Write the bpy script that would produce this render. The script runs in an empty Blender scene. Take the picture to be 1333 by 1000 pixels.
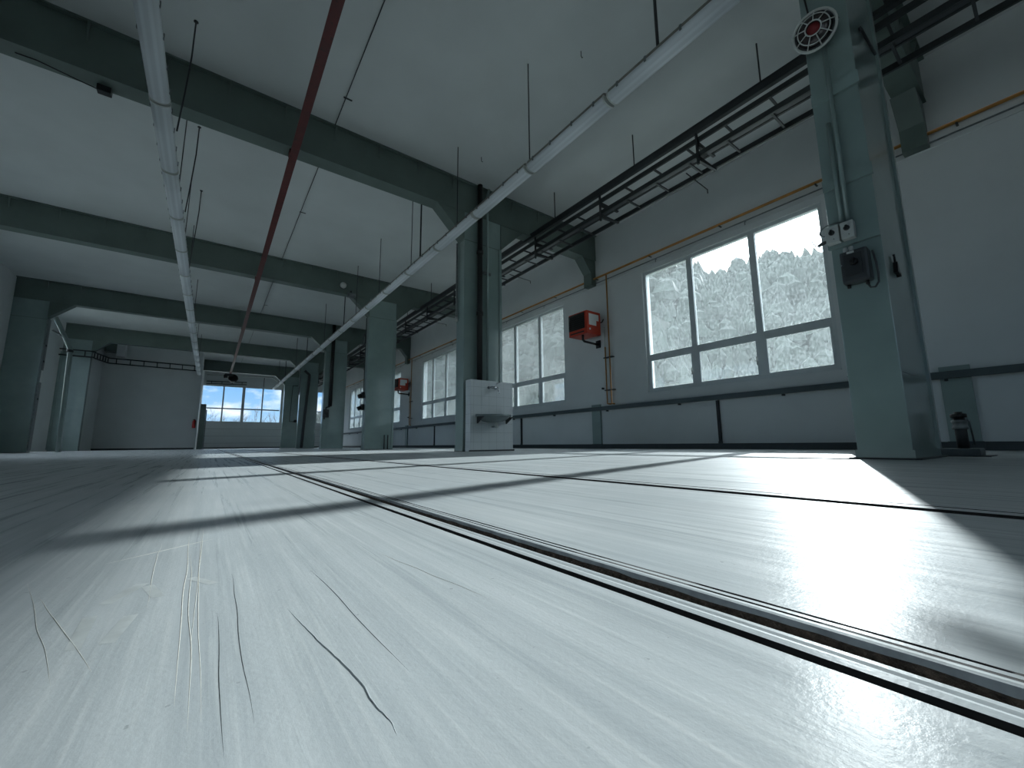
import bpy, bmesh, math, random
from mathutils import Vector, Matrix, noise
random.seed(7)
sc = bpy.context.scene
COL = sc.collection
R = math.radians

# ------------------------------------------------------------------ camera, light, exposure
def cam_setup():
    yw, p, r = R(36.337), R(8.384), R(-0.5155)
    fw = Vector((math.sin(yw)*math.cos(p), math.cos(yw)*math.cos(p), math.sin(p)))
    rt = Vector((math.cos(yw), -math.sin(yw), 0)); up = rt.cross(fw)
    rt2 = rt*math.cos(r) + up*math.sin(r); up2 = -rt*math.sin(r) + up*math.cos(r)
    m = Matrix((rt2, up2, -fw)).transposed().to_4x4()
    m.translation = (0, 0, 0.149)
    cd = bpy.data.cameras.new('camera'); co = bpy.data.objects.new('camera', cd); COL.objects.link(co)
    cd.sensor_fit = 'HORIZONTAL'; cd.sensor_width = 36.0; cd.lens = 530.78/1333*36
    cd.clip_start = 0.005; cd.clip_end = 600
    co.matrix_world = m; sc.camera = co
cam_setup()

SUN_EL, SUN_AZ = R(25.5), math.atan2(1.0, 0.2805)      # azimuth measured from +Y towards +X
SUN_DIR = Vector((math.sin(SUN_AZ)*math.cos(SUN_EL), math.cos(SUN_AZ)*math.cos(SUN_EL), math.sin(SUN_EL)))
SUN_STRENGTH, SKY_STRENGTH, EXPOSURE = 3.7, 1.0, 1.38
sl = bpy.data.lights.new('sun', 'SUN'); sl.energy = SUN_STRENGTH; sl.angle = R(0.6); sl.color = (.93, .98, 1.0)
so = bpy.data.objects.new('sun', sl); COL.objects.link(so); so.location = SUN_DIR*80
so.rotation_euler = (-SUN_DIR).to_track_quat('-Z', 'Y').to_euler()
vs = sc.view_settings
vs.view_transform = 'Standard'; vs.look = 'None'; vs.gamma = 1; vs.use_curve_mapping = False; vs.exposure = EXPOSURE

class NT:
    """tiny node-tree helper"""
    def __init__(s, nt): s.nt = nt; s.nt.nodes.clear()
    def n(s, t, **kw):
        nd = s.nt.nodes.new(t)
        for k, v in kw.items():
            if k.startswith('i_'): nd.inputs[k[2:].replace('_', ' ')].default_value = v
            else: setattr(nd, k, v)
        return nd
    def l(s, a, b): s.nt.links.new(a, b)
    def ramp(s, fac, stops, interp='LINEAR'):
        r = s.n('ShaderNodeValToRGB'); cr = r.color_ramp; cr.interpolation = interp
        while len(cr.elements) < len(stops): cr.elements.new(0.5)
        for e, (p, c) in zip(cr.elements, stops):
            e.position = p; e.color = (c, c, c, 1) if isinstance(c, (int, float)) else (*c, 1)
        s.l(fac, r.inputs[0]); return r.outputs[0]
    def math(s, op, a, b=None):
        m = s.n('ShaderNodeMath', operation=op)
        for i, v in enumerate((a, b)):
            if v is None: continue
            if isinstance(v, (int, float)): m.inputs[i].default_value = v
            else: s.l(v, m.inputs[i])
        return m.outputs[0]
    def mix(s, fac, a, b, blend='MIX'):
        m = s.n('ShaderNodeMix', data_type='RGBA', blend_type=blend)
        for sock, v in ((m.inputs[0], fac), (m.inputs[6], a), (m.inputs[7], b)):
            if isinstance(v, (int, float)): sock.default_value = v
            elif isinstance(v, tuple): sock.default_value = (*v, 1)
            else: s.l(v, sock)
        return m.outputs[2]
    def mapped(s, scale, kind='Object'):
        tc = s.n('ShaderNodeTexCoord'); mp = s.n('ShaderNodeMapping'); mp.inputs['Scale'].default_value = scale
        s.l(tc.outputs[kind], mp.inputs[0]); return mp.outputs[0]
    def noise(s, vec, scale, detail=4, rough=0.55):
        t = s.n('ShaderNodeTexNoise'); t.inputs['Scale'].default_value = scale
        t.inputs['Detail'].default_value = detail; t.inputs['Roughness'].default_value = rough
        s.l(vec, t.inputs['Vector']); return t.outputs['Fac']

def world():
    w = bpy.data.worlds.new('sky'); sc.world = w; w.use_nodes = True
    t = NT(w.node_tree)
    tc = t.n('ShaderNodeTexCoord'); sep = t.n('ShaderNodeSeparateXYZ'); t.l(tc.outputs['Generated'], sep.inputs[0])
    base = t.ramp(sep.outputs['Z'], [(0.0, (.22, .33, .42)), (0.12, (.10, .23, .39)), (0.22, (.40, .62, .85)), (0.45, (3.2, 3.7, 4.05)), (1.0, (3.2, 3.7, 4.05))])
    mp = t.n('ShaderNodeMapping'); mp.inputs['Scale'].default_value = (7, 7, 16); mp.inputs['Location'].default_value = (1.3, 0.4, 0.9)
    t.l(tc.outputs['Generated'], mp.inputs[0])
    nz = t.noise(mp.outputs[0], 1.6, 6, .55)
    cl = t.ramp(nz, [(0.47, 0.0), (0.66, 1.0)])
    col = t.mix(cl, base, (.50, .53, .56))
    dot = t.n('ShaderNodeVectorMath', operation='DOT_PRODUCT'); dot.inputs[1].default_value = SUN_DIR
    nm = t.n('ShaderNodeVectorMath', operation='NORMALIZE'); t.l(tc.outputs['Generated'], nm.inputs[0]); t.l(nm.outputs[0], dot.inputs[0])
    d = t.math('MAXIMUM', dot.outputs['Value'], 0.0)
    g1 = t.math('MULTIPLY', t.math('POWER', d, 60), 1.6)
    g2 = t.math('MULTIPLY', t.math('POWER', d, 7), .35)
    g = t.math('ADD', g1, g2)
    cmb = t.n('ShaderNodeCombineColor')
    for i in range(3): t.l(g, cmb.inputs[i])
    add = t.mix(1.0, col, cmb.outputs[0], 'ADD')
    bg = t.n('ShaderNodeBackground'); bg.inputs[1].default_value = SKY_STRENGTH; t.l(add, bg.inputs[0])
    o = t.n('ShaderNodeOutputWorld'); t.l(bg.outputs[0], o.inputs[0])
world()

# ------------------------------------------------------------------ materials
def srgb(r, g, b):
    f = lambda c: (c/255/12.92 if c <= 10 else ((c/255+.055)/1.055)**2.4)
    return (f(r), f(g), f(b))
def mat(name, col, rough=.5, metal=0.0, var=.12, vscale=3.0, bump=0.0, bscale=60, coat=0.0, spec=.5, dirt=None):
    m = bpy.data.materials.new(name); m.use_nodes = True; t = NT(m.node_tree)
    vec = t.mapped((1, 1, 1))
    nz = t.noise(vec, vscale, 5)
    a = tuple(c*(1-var) for c in col); b = tuple(min(1, c*(1+var)) for c in col)
    c = t.mix(t.ramp(nz, [(.3, 0.0), (.7, 1.0)]), a, b)
    if dirt:
        n2 = t.noise(vec, dirt[1], 6, .7)
        c = t.mix(t.ramp(n2, [(dirt[2], 0.0), (dirt[2]+.06, 1.0)]), c, dirt[0])
    p = t.n('ShaderNodeBsdfPrincipled'); t.l(c, p.inputs['Base Color'])
    p.inputs['Roughness'].default_value = rough; p.inputs['Metallic'].default_value = metal
    p.inputs['Coat Weight'].default_value = coat; p.inputs['Coat Roughness'].default_value = .07
    p.inputs['Specular IOR Level'].default_value = spec
    if bump:
        bn = t.noise(vec, bscale, 3); bp = t.n('ShaderNodeBump'); bp.inputs['Strength'].default_value = bump
        bp.inputs['Distance'].default_value = .004; t.l(bn, bp.inputs['Height']); t.l(bp.outputs[0], p.inputs['Normal'])
    o = t.n('ShaderNodeOutputMaterial'); t.l(p.outputs[0], o.inputs[0])
    return m

M = {}
M['wall'] = mat('white_wall_paint', srgb(206, 210, 210), .75, var=.04, vscale=1.2, bump=.25, bscale=90)
M['ceiling'] = mat('ceiling_paint', srgb(200, 204, 203), .8, var=.05, vscale=.8, bump=.3, bscale=60)
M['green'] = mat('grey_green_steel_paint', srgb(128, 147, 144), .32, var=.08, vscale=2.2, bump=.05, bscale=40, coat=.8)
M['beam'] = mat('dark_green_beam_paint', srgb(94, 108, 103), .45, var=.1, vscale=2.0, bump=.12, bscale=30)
M['dark'] = mat('dark_steel', srgb(42, 46, 48), .5, var=.15, vscale=6)
M['galv'] = mat('galvanised_steel', srgb(120, 126, 128), .4, metal=.7, var=.2, vscale=12)
M['black'] = mat('black_plastic', srgb(18, 19, 20), .45, var=.2, vscale=8)
M['darkgrey'] = mat('dark_grey_plastic', srgb(58, 62, 64), .4, var=.12, vscale=9)
M['rail'] = mat('wall_rail_paint', srgb(62, 74, 76), .4, var=.12, vscale=4)
M['base'] = mat('baseboard_paint', srgb(55, 64, 66), .5, var=.12, vscale=4)
M['red'] = mat('oxide_red_paint', srgb(84, 24, 20), .5, var=.25, vscale=5, dirt=(srgb(60, 24, 18), 9, .58))
M['yellow'] = mat('yellow_gas_paint', srgb(164, 114, 50), .45, var=.15, vscale=6)
M['pale'] = mat('pale_grey_plastic', srgb(188, 192, 188), .4, var=.05, vscale=9)
M['white'] = mat('white_frame_pvc', srgb(196, 202, 203), .35, var=.04, vscale=5)
M['housing'] = mat('fixture_housing', srgb(128, 126, 120), .5, var=.1, vscale=9)
M['heater'] = mat('heater_orange_red', srgb(178, 52, 26), .4, var=.08, vscale=6)
M['heater_dark'] = mat('heater_louvre_dark', srgb(24, 22, 22), .5, var=.2, vscale=6)
M['paper'] = mat('paper_label', srgb(215, 218, 216), .6, var=.04, vscale=9)
M['chrome'] = mat('chrome', srgb(190, 195, 198), .15, metal=1.0, var=.05, vscale=9)
M['ceramic'] = mat('grey_ceramic', srgb(120, 134, 136), .15, var=.05, vscale=5, coat=.5)
M['extred'] = mat('extinguisher_red', srgb(200, 24, 22), .3, var=.05, vscale=5)
M['rust'] = mat('rusty_recess', srgb(72, 62, 52), .8, var=.7, vscale=110, bump=.8, bscale=300)
M['recess'] = mat('painted_shade_recess', srgb(20, 20, 20), .9, var=.4, vscale=80)  # near-black base colour puts the groove shadow into the recess faces
M['concrete'] = mat('grey_plinth', srgb(70, 80, 82), .6, var=.2, vscale=14, bump=.4, bscale=120)
M['forest'] = mat('forest_foliage', srgb(38, 45, 40), .9, var=.5, vscale=.5)
M['hill'] = mat('hill_grass', srgb(36, 40, 34), .9, var=.35, vscale=.2)
M['twig'] = mat('bare_twigs', srgb(66, 60, 58), .9, var=.3, vscale=2)
M['asphalt'] = mat('yard_ground', srgb(120, 120, 112), .9, var=.2, vscale=.6)
M['lens'] = mat('smoked_lens', srgb(58, 52, 52), .2, var=.1, vscale=10, coat=.4)
M['tag'] = mat('dark_red_tag', srgb(120, 28, 32), .5, var=.1, vscale=10)

def tile_mat():
    m = bpy.data.materials.new('white_wall_tiles'); m.use_nodes = True; t = NT(m.node_tree)
    tc = t.n('ShaderNodeTexCoord'); s = t.n('ShaderNodeSeparateXYZ'); t.l(tc.outputs['Object'], s.inputs[0])
    add = t.math('ADD', s.outputs['X'], s.outputs['Y'])
    def line(v):
        fr = t.math('FRACT', t.math('MULTIPLY', v, 1/.2)); return t.math('LESS_THAN', fr, .022)
    g = t.math('MAXIMUM', line(add), line(s.outputs['Z']))
    c = t.mix(g, srgb(206, 212, 214), srgb(158, 166, 168))
    p = t.n('ShaderNodeBsdfPrincipled'); t.l(c, p.inputs['Base Color']); p.inputs['Roughness'].default_value = .25
    o = t.n('ShaderNodeOutputMaterial'); t.l(p.outputs[0], o.inputs[0]); return m
M['tile'] = tile_mat()

def diffuser_mat():
    m = bpy.data.materials.new('ribbed_diffuser'); m.use_nodes = True; t = NT(m.node_tree)
    tc = t.n('ShaderNodeTexCoord'); s = t.n('ShaderNodeSeparateXYZ'); t.l(tc.outputs['Object'], s.inputs[0])
    ax = t.math('ABSOLUTE', s.outputs['X'])
    st = t.ramp(t.math('MULTIPLY', ax, 9.0), [(.12, .80), (.28, .95), (.42, .95), (.56, .78), (.8, .86)])
    p = t.n('ShaderNodeBsdfPrincipled')
    c = t.mix(1.0, st, (.92, .97, 1.0), 'MULTIPLY'); t.l(c, p.inputs['Base Color']); p.inputs['Roughness'].default_value = .3
    tr = t.n('ShaderNodeBsdfTranslucent'); tr.inputs[0].default_value = (.9, .93, .95, 1)
    mx = t.n('ShaderNodeMixShader'); mx.inputs[0].default_value = .25; t.l(p.outputs[0], mx.inputs[1]); t.l(tr.outputs[0], mx.inputs[2])
    o = t.n('ShaderNodeOutputMaterial'); t.l(mx.outputs[0], o.inputs[0]); return m
M['diffuser'] = diffuser_mat()

def glass_mat(name, dirt_scatter_lo, dirt_scatter_hi, tint):
    """window glass: clear where clean, scattering where dust and spray have dried on it; extra scatter added to light the far hall"""
    m = bpy.data.materials.new(name); m.use_nodes = True; t = NT(m.node_tree)
    v = t.mapped((1, 1, .55)); v2 = t.mapped((1, 1, 1))
    sp = t.noise(v, 26, 3, .75); big = t.noise(v2, 1.3, 4)
    f = t.math('ADD', t.math('MULTIPLY', sp, .75), t.math('MULTIPLY', big, .25))
    fac = t.ramp(f, [(.46, dirt_scatter_lo), (.62, dirt_scatter_hi)])
    tp = t.n('ShaderNodeBsdfTransparent'); tp.inputs[0].default_value = (*tint, 1)
    tl = t.n('ShaderNodeBsdfTranslucent'); tl.inputs[0].default_value = (.56, .62, .63, 1)
    df = t.n('ShaderNodeBsdfDiffuse'); df.inputs[0].default_value = (.5, .54, .54, 1)
    m1 = t.n('ShaderNodeMixShader'); m1.inputs[0].default_value = .3; t.l(tl.outputs[0], m1.inputs[1]); t.l(df.outputs[0], m1.inputs[2])
    m2 = t.n('ShaderNodeMixShader'); t.l(fac, m2.inputs[0]); t.l(tp.outputs[0], m2.inputs[1]); t.l(m1.outputs[0], m2.inputs[2])
    gl = t.n('ShaderNodeBsdfGlossy'); gl.inputs['Roughness'].default_value = .03
    fr = t.n('ShaderNodeFresnel'); fr.inputs[0].default_value = 1.45
    ff = t.math('MULTIPLY', fr.outputs[0], .6)
    m3 = t.n('ShaderNodeMixShader'); t.l(ff, m3.inputs[0]); t.l(m2.outputs[0], m3.inputs[1]); t.l(gl.outputs[0], m3.inputs[2])
    o = t.n('ShaderNodeOutputMaterial'); t.l(m3.outputs[0], o.inputs[0]); return m
M['glass'] = glass_mat('dusty_window_glass', .06, .17, (.96, .98, .98))
M['glass_mid'] = glass_mat('dusty_glass_light_boost', .14, .34, (.96, .98, .98))  # scatter raised beyond the near panes to spread more daylight inside
M['glass_far'] = glass_mat('dusty_glass_strong_light_boost', .42, .66, (.96, .98, .98))  # scatter raised further so these panes brighten the far hall
M['clear'] = glass_mat('clean_window_glass', .02, .06, (.97, .98, 1.0))

def floor_mat():
    m = bpy.data.materials.new('worn_floor_paint'); m.use_nodes = True; t = NT(m.node_tree)
    st = t.mapped((34, .6, 1)); st2 = t.mapped((150, 4, 1)); pl = t.mapped((1, 1, 1)); sk = t.mapped((60, 2.2, 1))
    n_st = t.noise(st, 1.0, 6, .65); n_st2 = t.noise(st2, 1.0, 4, .6); n_big = t.noise(pl, 2.2, 5)
    n_fine = t.noise(pl, 210, 4, .6); n_mid = t.noise(pl, 30, 3, .5)
    base = t.mix(t.ramp(n_st, [(.36, 0.0), (.62, 1.0)]), srgb(160, 166, 168), srgb(178, 183, 184))
    base = t.mix(t.math('MULTIPLY', t.ramp(n_st2, [(.52, 0.0), (.66, 1.0)]), .35), base, srgb(196, 200, 198))
    base = t.mix(t.math('MULTIPLY', t.ramp(n_big, [(.4, 0.0), (.7, 1.0)]), .35), base, srgb(142, 151, 155))
    sc1 = t.noise(sk, 1.0, 2, .4)
    scratch = t.math('MULTIPLY', t.math('LESS_THAN', t.math('ABSOLUTE', t.math('SUBTRACT', sc1, .5)), .002), .14)
    base = t.mix(scratch, base, srgb(132, 138, 140))
    speck = t.ramp(t.noise(pl, 95, 2, .5), [(.73, 0.0), (.76, 1.0)])
    base = t.mix(t.math('MULTIPLY', speck, .4), base, srgb(110, 114, 112))
    p = t.n('ShaderNodeBsdfDiffuse'); t.l(base, p.inputs['Color'])
    gl = t.n('ShaderNodeBsdfGlossy'); rg = t.ramp(n_st, [(.3, .25), (.7, .33)]); t.l(rg, gl.inputs['Roughness'])
    h = t.math('ADD', t.math('MULTIPLY', n_fine, .5), t.math('ADD', t.math('MULTIPLY', n_st2, .28), t.math('MULTIPLY', n_mid, .8)))
    b = t.n('ShaderNodeBump'); b.inputs['Strength'].default_value = .4; b.inputs['Distance'].default_value = .0012
    t.l(h, b.inputs['Height']); t.l(b.outputs[0], p.inputs['Normal']); t.l(b.outputs[0], gl.inputs['Normal'])
    lw = t.n('ShaderNodeLayerWeight'); lw.inputs[0].default_value = .5          # waxy sheen that only builds up at grazing angles
    fac = t.math('ADD', t.math('MULTIPLY', t.math('POWER', lw.outputs['Facing'], 8.0), .30), .003)
    mx = t.n('ShaderNodeMixShader'); t.l(fac, mx.inputs[0]); t.l(p.outputs[0], mx.inputs[1]); t.l(gl.outputs[0], mx.inputs[2])
    o = t.n('ShaderNodeOutputMaterial'); t.l(mx.outputs[0], o.inputs[0]); return m
M['floor'] = floor_mat()

# ------------------------------------------------------------------ mesh builder
class MB:
    def __init__(s): s.bm = bmesh.new()
    def box(s, x0, x1, y0, y1, z0, z1, mi=0, bev=0):
        x0, x1 = min(x0, x1), max(x0, x1); y0, y1 = min(y0, y1), max(y0, y1); z0, z1 = min(z0, z1), max(z0, z1)
        v = [s.bm.verts.new(p) for p in ((x0,y0,z0),(x1,y0,z0),(x1,y1,z0),(x0,y1,z0),(x0,y0,z1),(x1,y0,z1),(x1,y1,z1),(x0,y1,z1))]
        fs = [s.bm.faces.new([v[i] for i in f]) for f in ((0,3,2,1),(4,5,6,7),(0,1,5,4),(1,2,6,5),(2,3,7,6),(3,0,4,7))]
        for f in fs: f.material_index = mi
        if bev:
            es = {e for f in fs for e in f.edges}
            bmesh.ops.bevel(s.bm, geom=list(es), offset=bev, segments=2, affect='EDGES', profile=.6)
        return s
    def prism(s, pts, axis, a, b, mi=0):
        """extrude a polygon given in the other two axes between a and b along axis"""
        def P(u, w, t): return {'x': (t, u, w), 'y': (u, t, w), 'z': (u, w, t)}[axis]
        lo = [s.bm.verts.new(P(u, w, a)) for u, w in pts]; hi = [s.bm.verts.new(P(u, w, b)) for u, w in pts]
        n = len(pts)
        fs = [s.bm.faces.new(lo[::-1]), s.bm.faces.new(hi)]
        for i in range(n): fs.append(s.bm.faces.new((lo[i], lo[(i+1) % n], hi[(i+1) % n], hi[i])))
        for f in fs: f.material_index = mi
        return s
    def tube(s, pts, r, seg=10, cap=True, rads=None):
        pts = [Vector(p) for p in pts]; rings = []
        ref = None
        for i, p in enumerate(pts):
            if i == 0: d = pts[1]-p
            elif i == len(pts)-1: d = p-pts[i-1]
            else: d = (pts[i+1]-p).normalized() + (p-pts[i-1]).normalized()
            d.normalize()
            if ref is None:
                ref = Vector((0, 0, 1)) if abs(d.z) < .9 else Vector((1, 0, 0))
            u = d.cross(ref).normalized(); w = u.cross(d).normalized(); ref = w
            k = 1.0
            if 0 < i < len(pts)-1:
                c = max(.3, (pts[i]-pts[i-1]).normalized().dot(d)); k = min(1.6, 1/c)
            rr = (rads[i] if rads else r)
            rings.append([s.bm.verts.new(p + (u*math.cos(2*math.pi*j/seg) + w*math.sin(2*math.pi*j/seg))*rr) for j in range(seg)])
        for a, b in zip(rings, rings[1:]):
            for j in range(seg):
                f = s.bm.faces.new((a[j], a[(j+1) % seg], b[(j+1) % seg], b[j])); f.smooth = True
        if cap: s.bm.faces.new(rings[0][::-1]); s.bm.faces.new(rings[-1])
        return s
    def lathe(s, prof, o, axis=(0, 0, 1), seg=24):
        """prof: (radius, height along axis) pairs"""
        ax = Vector(axis).normalized(); q = Vector((0, 0, 1)).rotation_difference(ax); o = Vector(o); rings = []
        for r, h in prof:
            if r < 1e-6: rings.append([s.bm.verts.new(o + q @ Vector((0, 0, h)))])
            else: rings.append([s.bm.verts.new(o + q @ Vector((r*math.cos(2*math.pi*j/seg), r*math.sin(2*math.pi*j/seg), h))) for j in range(seg)])
        for a, b in zip(rings, rings[1:]):
            for j in range(seg):
                k = (j+1) % seg
                q4 = [a[0] if len(a) == 1 else a[j], a[0] if len(a) == 1 else a[k], b[0] if len(b) == 1 else b[k], b[0] if len(b) == 1 else b[j]]
                vs_ = []
                for v in q4:
                    if v not in vs_: vs_.append(v)
                if len(vs_) >= 3: f = s.bm.faces.new(vs_); f.smooth = True
        for rg, rev in ((rings[0], True), (rings[-1], False)):
            if len(rg) > 2: s.bm.faces.new(rg[::-1] if rev else rg)
        return s
    def build(s, name, m, parent=None, loc=None):
        ms = m if isinstance(m, (list, tuple)) else [m]
        base = Vector(loc) if loc is not None else Vector((0, 0, 0))
        if parent is not None: base = Vector(parent['_o'])
        bmesh.ops.translate(s.bm, verts=s.bm.verts, vec=-base)
        bmesh.ops.recalc_face_normals(s.bm, faces=s.bm.faces)
        me = bpy.data.meshes.new(name); s.bm.to_mesh(me); s.bm.free()
        for x in ms: me.materials.append(x)
        o = bpy.data.objects.new(name, me); COL.objects.link(o)
        if parent is not None: o.parent = parent
        else: o.location = base
        o['_o'] = tuple(base)
        return o
def B(*a, **k): return MB().box(*a, **k)
def T(*a, **k): return MB().tube(*a, **k)

def tag(o, label=None, cat=None, group=None, kind=None):
    if label: o['label'] = label
    if cat: o['category'] = cat
    if group: o['group'] = group
    if kind: o['kind'] = kind
    return o
def thing(name, label, cat, loc, group=None):
    o = bpy.data.objects.new(name, None); COL.objects.link(o); o.location = loc; o['_o'] = tuple(loc)
    o.empty_display_size = .1
    return tag(o, label, cat, group)
def struct(name, loc=(0, 0, 0)):
    o = bpy.data.objects.new(name, None); COL.objects.link(o); o.location = loc; o['_o'] = tuple(loc)
    return tag(o, kind='structure')
def dup(root, loc, label, group=None):
    r = root.copy(); COL.objects.link(r); r.location = loc; r['_o'] = tuple(loc); r['label'] = label
    if group: r['group'] = group
    for ch in list(root.children):
        c = ch.copy(); COL.objects.link(c); c.parent = r
        for g in list(ch.children):
            d = g.copy(); COL.objects.link(d); d.parent = c
    return r

# ------------------------------------------------------------------ main dimensions (metres)
XW, XL, YF, YB = 8.95, -6.15, 40.2, -14.0       # window wall, left wall, far wall, wall behind the camera
ZC, ZB = 6.37, 5.61                            # ceiling, beam underside
CX0, CX1, CD = 4.43, 5.45, .345                # right-hand column row: faces and depth
YC = [.747 + 7.1*i for i in range(6)]          # front faces of the frames
ORD = ['nearest', 'second', 'third', 'fourth', 'fifth', 'sixth']

# ------------------------------------------------------------------ floor with its two rail grooves
def build_floor():
    ys = [-14, -9, -4.5, -2, -1, -.5] + [-.2+.02*i for i in range(70)] + [1.3+.1*i for i in range(30)] + [4.4+.6*i for i in range(25)] + [20+2.5*i for i in range(9)]
    ys[-1] = 40.2
    # (x, depth, jitter x, mode) ; mode 1/2 = patchy crack lines
    prof = [(-6.9, 0, 0, 0), (-1.5, 0, 0, 0), (-.4, 0, 0, 0), (.05, 0, 0, 0), (.30, 0, 0, 0), (.342, .0004, .6, 0), (.3435, -.008, .6, 0), (.3525, -.008, .5, 0), (.3535, .0006, .5, 0),
            (.361, .0012, .3, 0), (.366, .0002, .6, 0), (.370, .0010, .6, 0), (.3755, .0008, .4, 0), (.3765, -.020, .4, 0), (.4055, -.020, .3, 0), (.4057, -.0045, .3, 4), (.4062, .0008, .3, 0),
            (.410, .0014, .2, 0), (.4165, .0006, .6, 0), (.4175, -.0025, .6, 1), (.4190, -.0025, .6, 1), (.420, .0008, .6, 0), (.4265, .0006, .8, 0), (.428, -.005, .8, 2), (.4305, -.005, .8, 2), (.432, .0003, .8, 0),
            (.46, 0, 0, 0), (.8, 0, 0, 0), (1.2, 0, 0, 0), (1.236, .0005, .8, 0), (1.238, -.016, .8, 0), (1.275, -.016, .8, 0), (1.277, .002, .6, 0), (1.322, .002, .6, 0), (1.324, -.014, .8, 0), (1.345, -.014, .8, 0), (1.347, .0005, .8, 0),
            (1.4, 0, 0, 0), (3, 0, 0, 0), (XW+.3, 0, 0, 0)]
    bm = bmesh.new(); rows = []
    for yi, y in enumerate(ys):
        row = []
        for x, z, j, md in prof:
            nx = noise.noise(Vector((x*160, y*5, 3)))*.0011*j + noise.noise(Vector((x*300, y*38, 9)))*.0007*j
            if md == 4: z = z+.0022*noise.noise(Vector((1, y*90, 2)))+.002*noise.noise(Vector((4, y*30, 2)))
            if md == 1: z = z if noise.noise(Vector((7, y*7, 1))) > .05 else .0006
            if md == 2: z = z*max(0, min(1, .5+2.2*noise.noise(Vector((3, y*4.5, 5)))))
            if md == 2 and -.3 < y < .055: z = .0003
            row.append(bm.verts.new((x+nx, y, z)))
        rows.append(row)
    for a, b in zip(rows, rows[1:]):
        for i in range(len(prof)-1):
            f = bm.faces.new((a[i], a[i+1], b[i+1], b[i]))
            zi, zj = prof[i][1], prof[i+1][1]
            lo = min(zi, zj)
            f.material_index = 0
            if (prof[i][0] > .376 and prof[i+1][0] < .4059): f.material_index = 2
            elif abs(prof[i][0]-.4057) < 1e-6: f.material_index = 3
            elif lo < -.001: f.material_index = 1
    me = bpy.data.meshes.new('floor'); bm.to_mesh(me); bm.free()
    M['groove_wall'] = mat('groove_wall_paint', srgb(150, 156, 157), .5, var=.3, vscale=40)
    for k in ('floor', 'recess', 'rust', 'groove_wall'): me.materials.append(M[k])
    o = bpy.data.objects.new('floor', me); COL.objects.link(o); o['_o'] = (0, 0, 0); tag(o, kind='structure')
    return o
FLOOR = build_floor()
# raised runs of dried paint on the floor
def ridge(name, pts, w, h, m, sub=6, jit=0.0):
    P = [Vector((x, y, 0)) for x, y in pts]; Q = []
    for i in range(len(P)-1):
        p0 = P[max(0, i-1)]; p1 = P[i]; p2 = P[i+1]; p3 = P[min(len(P)-1, i+2)]
        for k in range(sub):
            t = k/sub
            q = .5*((2*p1) + (p2-p0)*t + (2*p0-5*p1+4*p2-p3)*t*t + (3*p1-p0-3*p2+p3)*t**3)
            Q.append(q + Vector((random.uniform(-jit, jit), random.uniform(-jit, jit), 0)))
    Q.append(P[-1]); bm = bmesh.new(); rows = []
    n = len(Q)
    for i, q in enumerate(Q):
        d = (Q[min(n-1, i+1)]-Q[max(0, i-1)]).normalized(); s_ = Vector((-d.y, d.x, 0)); e = math.sin(math.pi*min(1, max(.02, i/(n-1))))**.5
        rows.append([bm.verts.new(q + s_*w*u*e + Vector((0, 0, -.0003 + h*e*(1-u*u)))) for u in (-1, -.6, -.2, .2, .6, 1)])
    for a, b in zip(rows, rows[1:]):
        for j in range(5): f = bm.faces.new((a[j], a[j+1], b[j+1], b[j])); f.smooth = True
    mb = MB(); mb.bm.free(); mb.bm = bm
    return mb.build(name, m, FLOOR)
ridge('paint_ridge', [(.069, .463), (.0745, .41), (.0795, .366), (.0855, .324), (.0895, .285), (.0892, .258), (.0915, .24), (.090, .221)], .0008, .0009, M['floor'], 6, .0003)
M['scr_l'] = mat('pale_scratch', srgb(206, 204, 194), .6, var=.2, vscale=90)
M['scr_d'] = mat('dark_scratch', srgb(96, 102, 102), .7, var=.4, vscale=120)
for x0, y0, x1, y1, w, k in [(-.016, .97, -.004, .27, .0008, 'scr_l'), (-.010, .80, .004, .25, .0006, 'scr_l'), (-.002, .99, .008, .24, .0006, 'scr_l'), (.004, 1.1, .0, .31, .0005, 'scr_l'),
                             (.033, .64, .031, .25, .0006, 'scr_d'), (.017, .50, .018, .24, .0004, 'scr_d'), (-.135, .66, -.044, .387, .0007, 'scr_l'), (-.16, .74, -.06, .37, .0004, 'scr_l'),
                             (-.11, .75, .03, .86, .0012, 'scr_l'), (.20, .62, .235, .33, .0006, 'scr_l'), (-.05, .9, -.035, .5, .0006, 'scr_l'), (.11, .6, .12, .25, .0004, 'scr_d')]:
    n = 7; pts = [(x0+(x1-x0)*i/n + random.uniform(-.0012, .0012), y0+(y1-y0)*i/n) for i in range(n+1)]
    ridge('scratch', pts, w*.75, .0006, M[k], 4)
M['tape'] = mat('tape_residue', srgb(178, 183, 182), .5, var=.15, vscale=60)
for x, y, w, l, a in [(-.072, .50, .010, .075, .05), (-.048, .49, .011, .06, -.1), (-.058, .60, .013, .06, -.35), (.005, .60, .010, .045, .5), (-.036, .59, .011, .05, .25)]:
    bm = bmesh.new(); c, s_ = math.cos(a), math.sin(a)
    bm.faces.new([bm.verts.new((x+u*w*c-v*l*s_, y+u*w*s_+v*l*c, .00012)) for u, v in ((-.5, -.5), (.4, -.55), (.5, .5), (-.45, .5))])
    mb = MB(); mb.bm.free(); mb.bm = bm; mb.build('tape_mark', M['tape'], FLOOR)

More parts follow.
